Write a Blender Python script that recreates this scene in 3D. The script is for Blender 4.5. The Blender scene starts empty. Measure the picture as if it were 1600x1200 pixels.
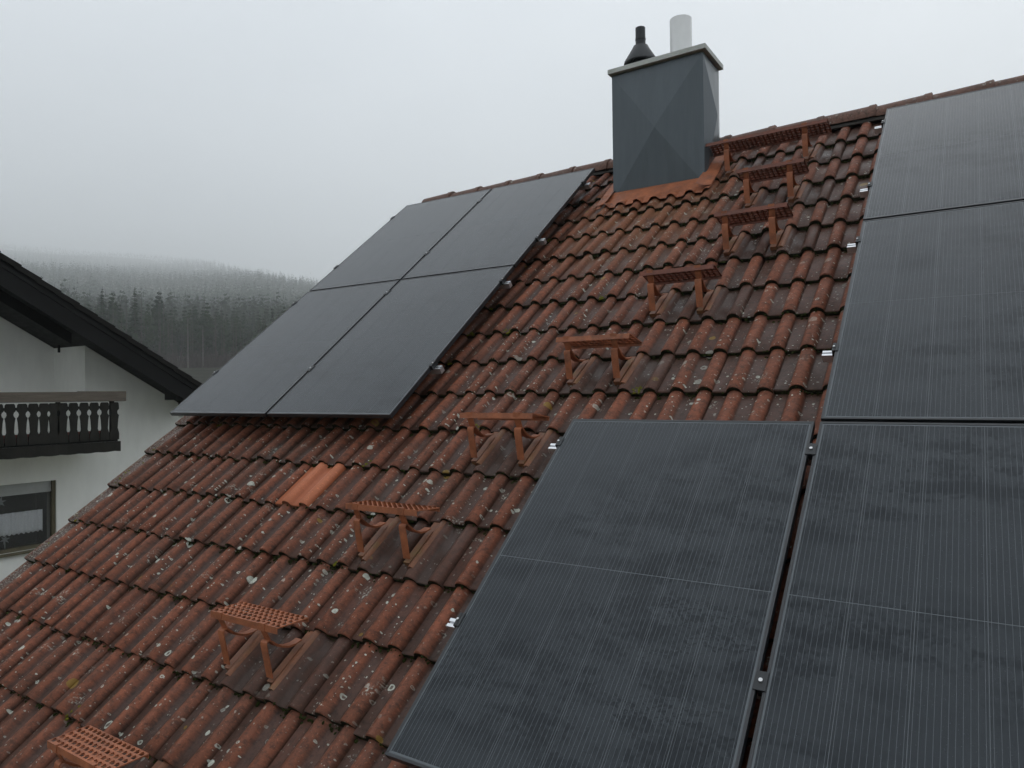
import bpy, bmesh, math, random
import numpy as np
from mathutils import Vector, Matrix
random.seed(7); rng = np.random.default_rng(7)
S = bpy.context.scene
C = S.collection
R = math.radians

# ------------------------------------------------------------------ camera
TH = R(38.40)                       # roof pitch
CT, ST = math.cos(TH), math.sin(TH)
CAM = Vector((5.262, -3.201, 0.121))
cam_d = bpy.data.cameras.new('camera')
cam = bpy.data.objects.new('camera', cam_d); C.objects.link(cam)
cam_d.sensor_width = 36.0; cam_d.lens = 36.0*1125.83/1600.0
cam_d.clip_start = 0.1; cam_d.clip_end = 20000
rx = Vector((0.8362026, 0.5482894, -0.0119982))
fw = Vector((-0.5481614, 0.8362799, 0.0124481))
upv = Vector((0.0168590, -0.0038322, 0.9998505))
m = Matrix.Identity(4)
for i in range(3):
    m[i][0] = rx[i]; m[i][1] = upv[i]; m[i][2] = -fw[i]; m[i][3] = CAM[i]
cam.matrix_world = m
S.camera = cam

# ------------------------------------------------------------------ sky, sun, exposure
SUN_EL, SUN_AZ = R(33), R(-6)       # azimuth from +Y towards +X: behind the roof, to the right
W = bpy.data.worlds.new('World'); S.world = W; W.use_nodes = True
nt = W.node_tree; nt.nodes.clear()
def wn(t, **k):
    n = nt.nodes.new(t)
    for a, b in k.items(): setattr(n, a, b)
    return n
out = wn('ShaderNodeOutputWorld'); bg = wn('ShaderNodeBackground')
sky = wn('ShaderNodeTexSky', sky_type='NISHITA', sun_disc=False)
sky.sun_elevation = SUN_EL; sky.sun_rotation = SUN_AZ; sky.air_density = 1.0; sky.dust_density = 2.0
tc = wn('ShaderNodeTexCoord')
ns = wn('ShaderNodeTexNoise'); ns.inputs['Scale'].default_value = 1.7; ns.inputs['Detail'].default_value = 5; ns.inputs['Roughness'].default_value = .45
mp = wn('ShaderNodeMapping'); mp.inputs['Scale'].default_value = (1, 1, 2.2); mp.inputs['Location'].default_value = (3.1, .4, .7)
cr = wn('ShaderNodeValToRGB')
cr.color_ramp.elements[0].position = .25; cr.color_ramp.elements[0].color = (7.2, 7.75, 8.3, 1)
cr.color_ramp.elements[1].position = .75; cr.color_ramp.elements[1].color = (9.8, 10.3, 10.8, 1)
mixw = wn('ShaderNodeMix', data_type='RGBA'); mixw.inputs[0].default_value = .985
nt.links.new(tc.outputs['Generated'], mp.inputs['Vector']); nt.links.new(mp.outputs[0], ns.inputs['Vector'])
nt.links.new(ns.outputs['Fac'], cr.inputs[0])
nt.links.new(sky.outputs[0], mixw.inputs[6]); nt.links.new(cr.outputs[0], mixw.inputs[7])
sx = wn('ShaderNodeSeparateXYZ'); nt.links.new(tc.outputs['Generated'], sx.inputs[0])
mrg = wn('ShaderNodeMapRange'); nt.links.new(sx.outputs[2], mrg.inputs[0]); mrg.inputs[1].default_value = 0.0; mrg.inputs[2].default_value = 1.0; mrg.inputs[3].default_value = .92; mrg.inputs[4].default_value = 1.6
vm = wn('ShaderNodeVectorMath', operation='SCALE'); nt.links.new(mixw.outputs[2], vm.inputs[0]); nt.links.new(mrg.outputs[0], vm.inputs[3])
nt.links.new(vm.outputs[0], bg.inputs['Color']); bg.inputs['Strength'].default_value = 0.10
nt.links.new(bg.outputs[0], out.inputs['Surface'])

sun_d = bpy.data.lights.new('sun', 'SUN'); sun_d.energy = 0.5; sun_d.angle = R(50); sun_d.color = (1, .97, .93)
sun = bpy.data.objects.new('sun', sun_d); C.objects.link(sun)
sd = Vector((math.sin(SUN_AZ)*math.cos(SUN_EL), math.cos(SUN_AZ)*math.cos(SUN_EL), math.sin(SUN_EL)))
sun.rotation_euler = sd.to_track_quat('Z', 'Y').to_euler(); sun.location = (0, 0, 60)

S.view_settings.view_transform = 'Standard'; S.view_settings.look = 'None'
S.view_settings.exposure = -0.2; S.view_settings.gamma = 1.0
S.view_settings.use_curve_mapping = False
S.render.engine = 'CYCLES'
S.cycles.use_denoising = True
S.cycles.max_bounces = 6; S.cycles.volume_bounces = 3
S.cycles.sample_clamp_indirect = 6

# ------------------------------------------------------------------ helpers
class NT:
    """small node-tree builder"""
    def __init__(s, name):
        s.m = bpy.data.materials.new(name); s.m.use_nodes = True; s.t = s.m.node_tree; s.t.nodes.clear()
        s.o = s.n('ShaderNodeOutputMaterial'); s.p = s.n('ShaderNodeBsdfPrincipled')
        s.l(s.p.outputs[0], s.o.inputs['Surface'])
    def n(s, t, ins=None, **k):
        q = s.t.nodes.new(t)
        for a, b in k.items(): setattr(q, a, b)
        for a, b in (ins or {}).items(): s.set(q.inputs[a], b)
        return q
    def set(s, i, v):
        if isinstance(v, bpy.types.NodeSocket): s.t.links.new(v, i)
        else:
            if isinstance(v, (tuple, list)) and len(v) == 3 and i.type == 'RGBA': v = (*v, 1)
            i.default_value = v
    def l(s, a, b): s.t.links.new(a, b)
    def math(s, op, a, b=0.0, c=None, clamp=False):
        q = s.n('ShaderNodeMath', operation=op, use_clamp=clamp); s.set(q.inputs[0], a); s.set(q.inputs[1], b)
        if c is not None: s.set(q.inputs[2], c)
        return q.outputs[0]
    def mix(s, f, a, b):
        q = s.n('ShaderNodeMix', data_type='RGBA'); s.set(q.inputs[0], f); s.set(q.inputs[6], a); s.set(q.inputs[7], b)
        return q.outputs[2]
    def ramp(s, f, lo, hi, a=0.0, b=1.0):
        q = s.n('ShaderNodeMapRange'); s.set(q.inputs[0], f)
        for i, v in enumerate((lo, hi, a, b)): s.set(q.inputs[i+1], v)
        return q.outputs[0]
    def noise(s, vec, scale, detail=3, rough=.55, dim='3D'):
        q = s.n('ShaderNodeTexNoise', noise_dimensions=dim); s.set(q.inputs['Vector'], vec)
        q.inputs['Scale'].default_value = scale; q.inputs['Detail'].default_value = detail; q.inputs['Roughness'].default_value = rough
        return q.outputs['Fac']
    def pos(s): return s.n('ShaderNodeNewGeometry').outputs['Position']
    def obj(s): return s.n('ShaderNodeTexCoord').outputs['Object']
    def uv(s): return s.n('ShaderNodeTexCoord').outputs['UV']
    def rnd(s): return s.n('ShaderNodeObjectInfo').outputs['Random']
    def bump(s, h, strength=.3, dist=.01):
        q = s.n('ShaderNodeBump'); s.set(q.inputs['Height'], h); q.inputs['Strength'].default_value = strength; q.inputs['Distance'].default_value = dist
        s.l(q.outputs[0], s.p.inputs['Normal'])
    def fin(s, **k):
        for a, b in k.items(): s.set(s.p.inputs[a.replace('_', ' ')], b)
        return s.m

def simple(name, col, rough=.6, var=.25, scale=8, metal=0.0, bump=.15, bdist=.004, spec=.5, stain=None, stretch=None):
    t = NT(name); p = t.pos()
    if stretch:
        p = t.n('ShaderNodeMapping', {'Vector': p, 'Scale': stretch}).outputs[0]
    a = t.noise(p, scale, 4); b = t.noise(p, scale*7, 3)
    f = t.math('ADD', t.math('MULTIPLY', a, .65), t.math('MULTIPLY', b, .35))
    lo = tuple(c*(1-var) for c in col); hi = tuple(c*(1+var) for c in col)
    c = t.mix(t.ramp(f, .32, .68), lo, hi)
    if stain:
        c = t.mix(t.ramp(t.noise(p, scale*.6, 5, .65), .52, .68, 0, .8), c, stain)
    t.bump(b, bump, bdist)
    return t.fin(Base_Color=c, Roughness=t.ramp(a, .3, .7, rough*.85, min(1, rough*1.15)), Metallic=metal, Specular_IOR_Level=spec)

class MB:
    """mesh collector"""
    def __init__(s): s.v = []; s.f = []; s.mi = []; s.uv = {}
    def add(s, vs, fs, mi=0):
        o = len(s.v); s.v += [tuple(x) for x in vs]
        for q in fs: s.f.append(tuple(i+o for i in q)); s.mi.append(mi)
        return o
    def box(s, a, b, mi=0, mat=None):
        x0, y0, z0 = a; x1, y1, z1 = b
        vs = [Vector(p) for p in ((x0,y0,z0),(x1,y0,z0),(x1,y1,z0),(x0,y1,z0),(x0,y0,z1),(x1,y0,z1),(x1,y1,z1),(x0,y1,z1))]
        if mat: vs = [mat @ q for q in vs]
        s.add(vs, ((0,3,2,1),(4,5,6,7),(0,1,5,4),(1,2,6,5),(2,3,7,6),(3,0,4,7)), mi)
    def loft(s, rings, mi=0, closed=True, caps=True):
        n = len(rings[0]); o = len(s.v)
        for r in rings: s.v += [tuple(p) for p in r]
        for i in range(len(rings)-1):
            for j in range(n if closed else n-1):
                k = (j+1) % n
                s.f.append((o+i*n+j, o+i*n+k, o+(i+1)*n+k, o+(i+1)*n+j)); s.mi.append(mi)
        if caps and closed:
            s.f.append(tuple(o+j for j in range(n-1, -1, -1))); s.mi.append(mi)
            s.f.append(tuple(o+(len(rings)-1)*n+j for j in range(n))); s.mi.append(mi)
    def lathe(s, prof, cx, cy, n=20, mi=0, caps=True):
        s.loft([[(cx+r*math.cos(2*math.pi*j/n), cy+r*math.sin(2*math.pi*j/n), z) for j in range(n)] for r, z in prof], mi, True, caps)
    def strip(s, path, w0, w1, t, mi=0, ax=0):
        """flat bar of thickness t following path of (y,z), spanning x in [w0,w1]"""
        rings = []
        for i, (y, z) in enumerate(path):
            a = path[max(i-1, 0)]; b = path[min(i+1, len(path)-1)]
            d = Vector((b[0]-a[0], b[1]-a[1])).normalized(); nn = Vector((-d.y, d.x))*t/2
            rings.append([(w0, y-nn.x, z-nn.y), (w1, y-nn.x, z-nn.y), (w1, y+nn.x, z+nn.y), (w0, y+nn.x, z+nn.y)])
        s.loft(rings, mi)
    def mesh(s, name, mats, smooth=False):
        me = bpy.data.meshes.new(name); me.from_pydata(s.v, [], s.f)
        for q in (mats if isinstance(mats, (list, tuple)) else [mats]): me.materials.append(q)
        me.polygons.foreach_set('material_index', s.mi)
        if smooth: me.polygons.foreach_set('use_smooth', [True]*len(s.f))
        me.update(); return me
    def build(s, name, mats, parent=None, smooth=False, bevel=0, recalc=True, sharp=35):
        me = s.mesh(name, mats, False)
        if recalc:
            bm = bmesh.new(); bm.from_mesh(me); bmesh.ops.recalc_face_normals(bm, faces=bm.faces)
            if bevel:
                es = [e for e in bm.edges if len(e.link_faces) == 2 and e.calc_face_angle(0) > .6]
                bmesh.ops.bevel(bm, geom=es, offset=bevel, segments=2, affect='EDGES', profile=.6)
            bm.to_mesh(me); bm.free()
        if smooth:
            me.polygons.foreach_set('use_smooth', [True]*len(me.polygons)); me.set_sharp_from_angle(angle=R(sharp))
        return link(name, me, parent)

def link(name, data, parent=None, mat=None):
    o = bpy.data.objects.new(name, data); C.objects.link(o)
    if parent: o.parent = parent
    if mat is not None: o.matrix_local = mat
    return o
def thing(name, label, cat, group=None, mat=None):
    o = link(name, None); o.empty_display_size = .1
    if mat is not None: o.matrix_world = mat
    return tag(o, label, cat, group)
def tag(o, label=None, cat=None, group=None, kind=None):
    for k, v in (('label', label), ('category', cat), ('group', group), ('kind', kind)):
        if v: o[k] = v
    return o
def rp(u, v, w): return Vector((u, v*CT-w*ST, v*ST+w*CT))
ROT = Matrix.Rotation(TH, 4, 'X')
def rm(u, v, w, extra=None):
    q = Matrix.Translation(rp(u, v, w)) @ ROT
    return q @ extra if extra is not None else q
def proj(P):
    d = Vector(P)-CAM; z = d.dot(fw)
    return (800+1125.83*d.dot(rx)/z, 600-1125.83*d.dot(upv)/z, z)

# ------------------------------------------------------------------ roof tile materials
def roofuv(t):
    p = t.pos(); s = t.n('ShaderNodeSeparateXYZ', {0: p})
    v = t.math('ADD', t.math('MULTIPLY', s.outputs[1], CT), t.math('MULTIPLY', s.outputs[2], ST))
    return t.n('ShaderNodeCombineXYZ', {0: s.outputs[0], 1: v, 2: 0.0}).outputs[0], s.outputs[0], v

def lichen(t, uv, scale, rmax, dens, seed, thr=.0):
    """irregular round crusts: voronoi cells with a random radius, a few of them hollow rings"""
    wob = t.n('ShaderNodeTexNoise', {'Vector': uv}); wob.inputs['Scale'].default_value = 38; wob.inputs['Detail'].default_value = 3
    off = t.n('ShaderNodeVectorMath', {0: wob.outputs['Color'], 1: (.5, .5, .5)}, operation='SUBTRACT').outputs[0]
    off = t.n('ShaderNodeVectorMath', {0: off, 1: (.018, .018, 0)}, operation='MULTIPLY').outputs[0]
    q = t.n('ShaderNodeVectorMath', {0: uv, 1: off}, operation='ADD').outputs[0]
    q = t.n('ShaderNodeVectorMath', {0: q, 1: (seed, seed*1.7, 0)}, operation='ADD').outputs[0]
    vo = t.n('ShaderNodeTexVoronoi', {'Vector': q}, voronoi_dimensions='2D'); vo.inputs['Scale'].default_value = scale
    rgb = t.n('ShaderNodeSeparateColor', {0: vo.outputs['Color']})
    rad = t.math('MULTIPLY', t.math('POWER', rgb.outputs[0], 2.5), rmax*scale)
    present = t.math('LESS_THAN', rgb.outputs[1], dens)
    rad = t.math('MULTIPLY', rad, present)
    e = t.math('SUBTRACT', rad, vo.outputs['Distance'])
    a = t.ramp(e, 0.0, .06*scale*rmax, 0, 1)
    ring = t.math('GREATER_THAN', rgb.outputs[2], .72)
    inner = t.ramp(e, t.math('MULTIPLY', rad, .45), t.math('MULTIPLY', rad, .62), 1, .15)
    inner = t.math('ADD', t.math('MULTIPLY', inner, ring), t.math('SUBTRACT', 1.0, ring))
    return t.math('MULTIPLY', a, inner, clamp=True)

def tile_mat(name, red, pan, lich=1.0, rough=.62, stainy=1.0):
    t = NT(name); uv, u, v = roofuv(t)
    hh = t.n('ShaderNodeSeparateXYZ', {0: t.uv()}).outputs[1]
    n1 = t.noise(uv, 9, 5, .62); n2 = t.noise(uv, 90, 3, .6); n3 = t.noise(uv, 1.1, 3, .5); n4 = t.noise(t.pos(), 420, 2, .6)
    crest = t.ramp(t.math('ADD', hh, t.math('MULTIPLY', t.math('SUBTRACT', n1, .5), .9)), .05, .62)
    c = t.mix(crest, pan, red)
    # per tile tone
    r = t.rnd()
    c = t.mix(t.ramp(r, 0, 1, 0, .55), c, tuple(x*.55 for x in red))
    c = t.mix(t.ramp(n1, .42, .72, 0, .55*stainy), c, (.045, .036, .030))
    c = t.mix(t.ramp(n3, .45, .72, 0, .45*stainy), c, (.075, .05, .038))
    # bright red abraded grains on the crests
    c = t.mix(t.math('MULTIPLY', t.ramp(n2, .55, .72), t.math('MULTIPLY', crest, .5)), c, tuple(min(1, x*1.7) for x in red))
    c = t.mix(t.ramp(n4, .38, .62, .22, 0), c, (.02, .016, .014))
    c = t.mix(t.math('MULTIPLY', t.ramp(t.noise(uv, 34, 5, .75), .47, .64), .58*stainy), c, (.022, .017, .013))
    # cleaner, orange washed band under the chimney flashing
    wu = t.math('MULTIPLY', t.ramp(u, 2.2, 2.55), t.ramp(u, 3.75, 3.4)); wv = t.math('MULTIPLY', t.ramp(v, 1.5, 2.6), t.ramp(v, 3.4, 3.2))
    c = t.mix(t.math('MULTIPLY', t.math('MULTIPLY', wu, wv), t.ramp(n1, .35, .65, .1, .6)), c, (.27, .115, .05))
    l1 = t.math('MULTIPLY', lichen(t, uv, 8, .024, .36, 0.0), t.ramp(v, 1.2, -.9, .25, 1)); l2 = lichen(t, uv, 20, .012, .36, 3.3); l3 = lichen(t, uv, 62, .0054, .26, 9.1)
    clus = t.math('MAXIMUM', t.ramp(t.noise(uv, 3.2, 4, .6), .40, .60, .2, 1), t.ramp(u, .06, -.02))
    pat = t.math('MULTIPLY', t.math('MAXIMUM', t.ramp(t.noise(uv, 7.0, 3, .5), .64, .74), t.ramp(u, .02, -.06, 0, .45)), t.ramp(t.noise(uv, 95, 3, .6), .51, .59))
    L = t.math('MAXIMUM', l1, t.math('MAXIMUM', t.math('MULTIPLY', l2, clus), t.math('MULTIPLY', l3, clus)))
    L = t.math('MULTIPLY', t.math('MAXIMUM', L, t.math('MULTIPLY', pat, .9)), lich, clamp=True)
    lc = t.mix(t.ramp(n2, .35, .65), (.36, .37, .31), (.60, .62, .55))
    c = t.mix(t.math('MULTIPLY', L, .92), c, lc)
    yl = t.math('MULTIPLY', lichen(t, uv, 5, .03, .16, 21.0), .8*lich)
    c = t.mix(yl, c, (.24, .15, .03))
    h = t.math('ADD', t.math('MULTIPLY', n4, .5), t.math('ADD', t.math('MULTIPLY', n2, .7), t.math('MULTIPLY', L, .8)))
    t.bump(h, .40, .003)
    wet = t.ramp(t.math('ADD', hh, t.math('MULTIPLY', n1, .5)), .2, .9, rough*.55, rough*.98)
    return t.fin(Base_Color=c, Roughness=t.math('MAXIMUM', wet, t.math('MULTIPLY', L, .9)), Specular_IOR_Level=.21)

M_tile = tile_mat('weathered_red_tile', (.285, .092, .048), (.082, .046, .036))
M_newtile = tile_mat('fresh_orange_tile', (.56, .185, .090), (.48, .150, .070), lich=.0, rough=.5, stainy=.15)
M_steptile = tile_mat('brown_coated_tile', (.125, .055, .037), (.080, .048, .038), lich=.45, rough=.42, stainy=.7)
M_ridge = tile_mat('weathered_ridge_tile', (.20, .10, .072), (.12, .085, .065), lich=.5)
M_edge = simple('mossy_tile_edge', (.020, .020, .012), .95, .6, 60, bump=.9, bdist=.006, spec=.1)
M_newedge = simple('fresh_tile_edge', (.20, .075, .042), .7, .3, 30)
M_moss = simple('dark_moss', (.030, .036, .012), 1.0, .6, 80, bump=1, bdist=.004, spec=.05)
M_mossy = simple('yellow_green_moss', (.13, .125, .015), 1.0, .5, 80, bump=1, bdist=.004, spec=.05)
M_deck = simple('dark_roof_underlay', (.02, .018, .016), .9, .3, 5)
M_render = simple('white_render', (.66, .67, .64), .9, .05, 2.2, bump=.25, bdist=.003, spec=.2)

# ------------------------------------------------------------------ the house with the roof
COURSES = [3.519, 3.174, 2.829, 2.484, 2.144, 1.804, 1.453, 1.104, .763, .421, .08, -.261, -.612, -.965, -1.32, -1.674, -2.03, -2.386, -2.742, -3.098]
TW, W0, LIFT, RH = .301, -.214, .029, .037
U0 = 1.69 - 6*TW
NCOL = 27
RIDGE_Y, RIDGE_Z = 3.20, 2.262
TILT = LIFT/.343

def tile_profile(left=0.0):
    """(x, height) across one tile: pan, roll, pan, roll"""
    pr = []
    if left: pr += [(-left, -.03), (-left, .010), (-left+.016, .013), (-left+.030, .002)]
    pr += [(0.0, 0.0)] if not left else [(0.0, 0.0)]
    for cx in (.110, .2605):
        pr.append((cx-.046, .001))
        for k in range(7):
            a = math.pi*(1-k/6); rr = .0375
            pr.append((cx+rr*math.cos(a)*(1.0 if k not in (0, 6) else 1.03), .004+(RH-.004)*math.sin(a)**.85 if k not in (0, 6) else .005))
        if cx < .2: pr.append((cx+.046, .001))
    pr.append((.3005, -.012))
    return pr
def tile_h(x):
    """surface height above the pan at x within a tile"""
    for cx in (.110, .2605):
        q = (x-cx)/.0385
        if abs(q) < 1: return RH*math.sqrt(1-q*q)
    return 0.0
def surf(u, v):
    """tile surface w at roof coordinate (u, v)"""
    below = [c for c in COURSES if c <= v+1e-6]
    k = max(below) if below else COURSES[-1]
    return W0 + LIFT - (v-k)*TILT + tile_h((u-U0) % TW)

def tile_mesh(name, mats, left=0.0, length=.415, jag=0):
    pr = tile_profile(left); mb = MB(); uvs = []
    rows = [(.001, -.031), (0.0, -.006), (.006, 0.0), (length*.5, 0.0), (length, 0.0)]
    rings = []
    for (y, dz) in rows:
        ring = []
        for i, (x, h) in enumerate(pr):
            z = h+dz+LIFT-y*TILT
            if y < .01 and jag: z += random.uniform(-.0012, .0012)
            ring.append((x, y, z)); uvs.append((x/TW, max(0, h)/RH))
        rings.append(ring)
    n = len(pr)
    mb.loft(rings, 0, closed=False, caps=False)
    nq = n-1
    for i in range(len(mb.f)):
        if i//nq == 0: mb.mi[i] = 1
    me = mb.mesh(name, mats, True)
    uvl = me.uv_layers.new(name='UVMap')
    for lp in me.loops: uvl.data[lp.index].uv = uvs[lp.vertex_index]
    me.set_sharp_from_angle(angle=R(50))
    return me

house = thing('house', 'house with a steep mossy red tiled roof carrying black solar panels', 'house')
def slab_quad(mb, pts, mi=0): mb.add(pts, [tuple(range(len(pts)))], mi)
UL, UR_ = U0-.06, U0+NCOL*TW
VE = COURSES[-1]
mb = MB()   # roof deck: two slopes with thickness
eY, eZ = rp(0, VE+.02, W0-.03).y, rp(0, VE+.02, W0-.03).z
aY, aZ = RIDGE_Y, rp(0, (RIDGE_Y+(W0-.03)*ST)/CT, W0-.03).z
bY = 2*aY-eY
prof = [(eY, eZ), (aY, aZ), (bY, eZ), (bY, eZ-.16), (aY, aZ-.18), (eY, eZ-.16)]
mb.loft([[(x, y, z) for y, z in prof] for x in (UL+.02, UR_)])
roof = mb.build('roof', M_deck, house)
mb = MB()   # gable walls and eaves walls
gw = [(eY+.55, eZ-.05), (aY, aZ-.5), (bY-.55, eZ-.05), (bY-.55, -6.5), (eY+.55, -6.5)]
mb.loft([[(x, y, z) for y, z in gw] for x in (UL+.35, UR_-.3)])
mb.build('wall', M_render, house)
mb = MB()   # gutter
mb.loft([[(x, eY-.075+.07*math.cos(a), eZ-.03+.07*math.sin(a)) for a in [math.pi+math.pi*k/8 for k in range(9)]] + [(x, eY-.075+.064*math.cos(a), eZ-.03+.064*math.sin(a)) for a in [2*math.pi-math.pi*k/8 for k in range(9)]] for x in (UL, UR_)])
mb.build('gutter', simple('zinc_gutter', (.3, .31, .32), .45, .2, 3, metal=.6), house)

# ---- which tiles show
PH, PW, PG = 1.752, 1.134, .019
PANELS = [(0, 0), (PW+.021, 0), (0, PH+PG), (PW+.021, PH+PG), (4.692, PH+PG), (4.692, 0), (4.692-PW-.021, -PH-PG), (4.692, -PH-PG)]
CAMR = (CAM.x, CAM.y*CT+CAM.z*ST, -CAM.y*ST+CAM.z*CT)
CHX0, CHX1, CHY0, CHY1 = 2.557, 3.372, 2.597, 3.02
def hidden(u, v, w):
    k = CAMR[2]/(CAMR[2]-w); a = CAMR[0]+(u-CAMR[0])*k; b = CAMR[1]+(v-CAMR[1])*k
    return any(x-.0 < a < x+PW+.0 and y < b < y+PH for x, y in PANELS)
tiles = []
for k, vc in enumerate(COURSES):
    for c in range(NCOL):
        u = U0+c*TW
        P = rp(u+.15, vc+.17, W0+.03)
        if vc > 3.0 and CHX0-.04 < u and u+TW < CHX1+.04 and vc+.1 > 3.1: continue
        pr = proj(P); n = 0
        for i in (.03, .15, .28):
            for j in (.01, .17, .33):
                q = proj(rp(u+i, vc+j, W0+.03))
                if -15 < q[0] < 1615 and -15 < q[1] < 1215 and not hidden(u+i, vc+j, W0+.03): n += 1
        corners = [proj(rp(u+i, vc+j, W0+.03)) for i, j in ((0, 0), (TW, 0), (TW, .343), (0, .343))]
        area = abs(sum(corners[i][0]*corners[(i+1) % 4][1]-corners[(i+1) % 4][0]*corners[i][1] for i in range(4)))/2
        tiles.append((area*n/9 if pr[2] > .3 else 0, k, c))
tiles.sort(reverse=True)
NEAR = {(k, c) for a, k, c in tiles[:300] if a > 12}
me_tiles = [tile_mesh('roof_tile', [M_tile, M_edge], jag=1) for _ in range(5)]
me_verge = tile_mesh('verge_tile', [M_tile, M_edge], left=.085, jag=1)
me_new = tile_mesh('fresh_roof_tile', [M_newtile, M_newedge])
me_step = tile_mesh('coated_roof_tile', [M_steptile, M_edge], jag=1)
STEPS = []      # (course index, right roll column, first column)
for i, ck in enumerate((17, 15, 13, 11, 9, 7, 5, 3)):
    roll = 2.7035+TW*(i-1) if i < 7 else 2.7035+TW*5
    STEPS.append((ck, roll))
step_tiles = set()
for ck, roll in STEPS:
    c = int((roll-U0)//TW); step_tiles |= {(ck, c), (ck, c-1)}
step_tiles |= {(1, int((3.6065-U0)//TW)), (1, int((4.2085-U0)//TW))}
rest = MB(); rest_uv = []
for a, k, c in tiles:
    vc = COURSES[k]
    ex = Matrix.Rotation(random.gauss(0, .010), 4, 'Z') @ Matrix.Rotation(random.gauss(0, .005), 4, 'X') @ Matrix.Rotation(random.gauss(0, .008), 4, 'Y')
    M4 = rm(U0+c*TW+random.gauss(0, .0012), vc+random.gauss(0, .0055), W0+random.gauss(0, .002), ex)
    if (k, c) in NEAR:
        if c == 0: o = link('verge_tile', me_verge, roof, M4)
        elif (k, c) == (12, 6): o = tag(link('roof_tile', me_new, roof, M4), 'clean bright orange replacement tile')
        elif (k, c) in step_tiles: o = link('roof_tile', me_step, roof, M4)
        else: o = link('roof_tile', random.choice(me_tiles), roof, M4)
    else:
        src = me_verge if c == 0 else random.choice(me_tiles)
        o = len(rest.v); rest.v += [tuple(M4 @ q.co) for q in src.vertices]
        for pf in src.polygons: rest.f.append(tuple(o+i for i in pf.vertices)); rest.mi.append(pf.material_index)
        l2 = src.uv_layers[0].data; rest_uv += [tuple(l2[i].uv) for pf in src.polygons for i in pf.loop_indices]
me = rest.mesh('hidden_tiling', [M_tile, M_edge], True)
uvl = me.uv_layers.new(name='UVMap'); uvl.data.foreach_set('uv', [x for q in rest_uv for x in q])
me.set_sharp_from_angle(angle=R(50))
o = link('tile_field', me, roof); o['kind'] = 'stuff'

# ---- ridge tiles
def ridge_mesh():
    mb = MB(); rings = []; n = 12
    for x, r in ((-.405, .108), (-.06, .118), (-.05, .124), (-.006, .126), (0, .120)):
        rings.append([(x, r*math.cos(math.pi*j/n+0), r*1.0*math.sin(math.pi*j/n)-.0) for j in range(n+1)])
    for x, r in ((0, .098), (-.02, .097)):
        rings.append([(x, r*math.cos(math.pi*j/n), r*math.sin(math.pi*j/n)) for j in range(n+1)])
    mb.loft(rings, 0, closed=False, caps=False)
    me = mb.mesh('ridge_tile', [M_ridge], True); me.set_sharp_from_angle(angle=R(40))
    uvl = me.uv_layers.new(name='UVMap')
    for lp in me.loops: uvl.data[lp.index].uv = (.3, .8)
    return me
me_r = ridge_mesh(); x = .33
while x < UR_:
    link('ridge_tile', me_r, roof, Matrix.Translation((x+random.gauss(0, .004), RIDGE_Y, RIDGE_Z+random.gauss(0, .003))) @ Matrix.Rotation(random.gauss(0, .008), 4, 'Y') @ Matrix.Rotation(random.gauss(0, .006), 4, 'Z'))
    x += .3868
mb = MB()       # mortar/ridge roll under the ridge tiles
mb.loft([[(x, RIDGE_Y+.115*math.cos(a), RIDGE_Z-.035+.06*math.sin(a)) for a in [math.pi*k/8 for k in range(9)]] for x in (UL+.05, UR_)], caps=True)
mb.build('ridge_roll', simple('dark_ridge_roll', (.035, .03, .026), .9), roof)

# ---- moss along the course edges
def blob(mb, P, r, flat=.6, up=Vector((0, -ST, CT))):
    o = len(mb.v); n = 6
    t1 = Vector((1, 0, 0)); t2 = up.cross(t1)
    mb.v.append(tuple(P+up*r*flat*random.uniform(.8, 1.2)))
    for lv, (rr, h) in enumerate(((.65, .6), (1.0, .0))):
        for j in range(n):
            a = 2*math.pi*(j+.5*lv)/n; q = rr*r*random.uniform(.7, 1.3)
            mb.v.append(tuple(P+t1*q*math.cos(a)+t2*q*math.sin(a)+up*(h*r*flat-.002)))
    for j in range(n):
        k = (j+1) % n
        mb.f += [(o, o+1+j, o+1+k), (o+1+j, o+7+j, o+1+k), (o+1+k, o+7+j, o+7+k)]; mb.mi += [0]*3
mm = MB(); my = MB()
for a, k, c in tiles:
    if (k, c) not in NEAR: continue
    vc = COURSES[k]; u = U0+c*TW
    z = proj(rp(u+.15, vc, W0))[2]
    for i in range(26):
        x = random.uniform(0, TW); h = tile_h(x)
        if random.random() < h/RH*.75: continue
        P = rp(u+x, vc+random.uniform(-.012, .004), W0+LIFT+h-random.uniform(.004, .026))
        blob(mm, P, random.uniform(.003, .0085), .8)
    for i in range(4):       # trapped at the foot of the upper tile's pan
        x = random.choice([random.uniform(.0, .06), random.uniform(.155, .215)])
        P = rp(u+x, vc-random.uniform(.008, .03), surf(u+x, vc-.02))
        blob(mm, P, random.uniform(.005, .011), .6)
    if random.random() < .06 or c == 0:
        for i in range(random.randint(4, 14)):
            x = random.uniform(.15, .22) if c else random.uniform(-.07, .05); y = random.uniform(-.01, .06 if c else .3)
            if c == 0 and random.random() < .55: continue
            blob(my, rp(u+x, vc+y, W0+LIFT-y*TILT+.002), random.uniform(.005, .013), .6)
for mbx, mat, nm in ((mm, M_moss, 'moss'), (my, M_mossy, 'moss_cushions')):
    me = mbx.mesh(nm, mat, True); o = link(nm, me, roof); o['kind'] = 'stuff'

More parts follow.
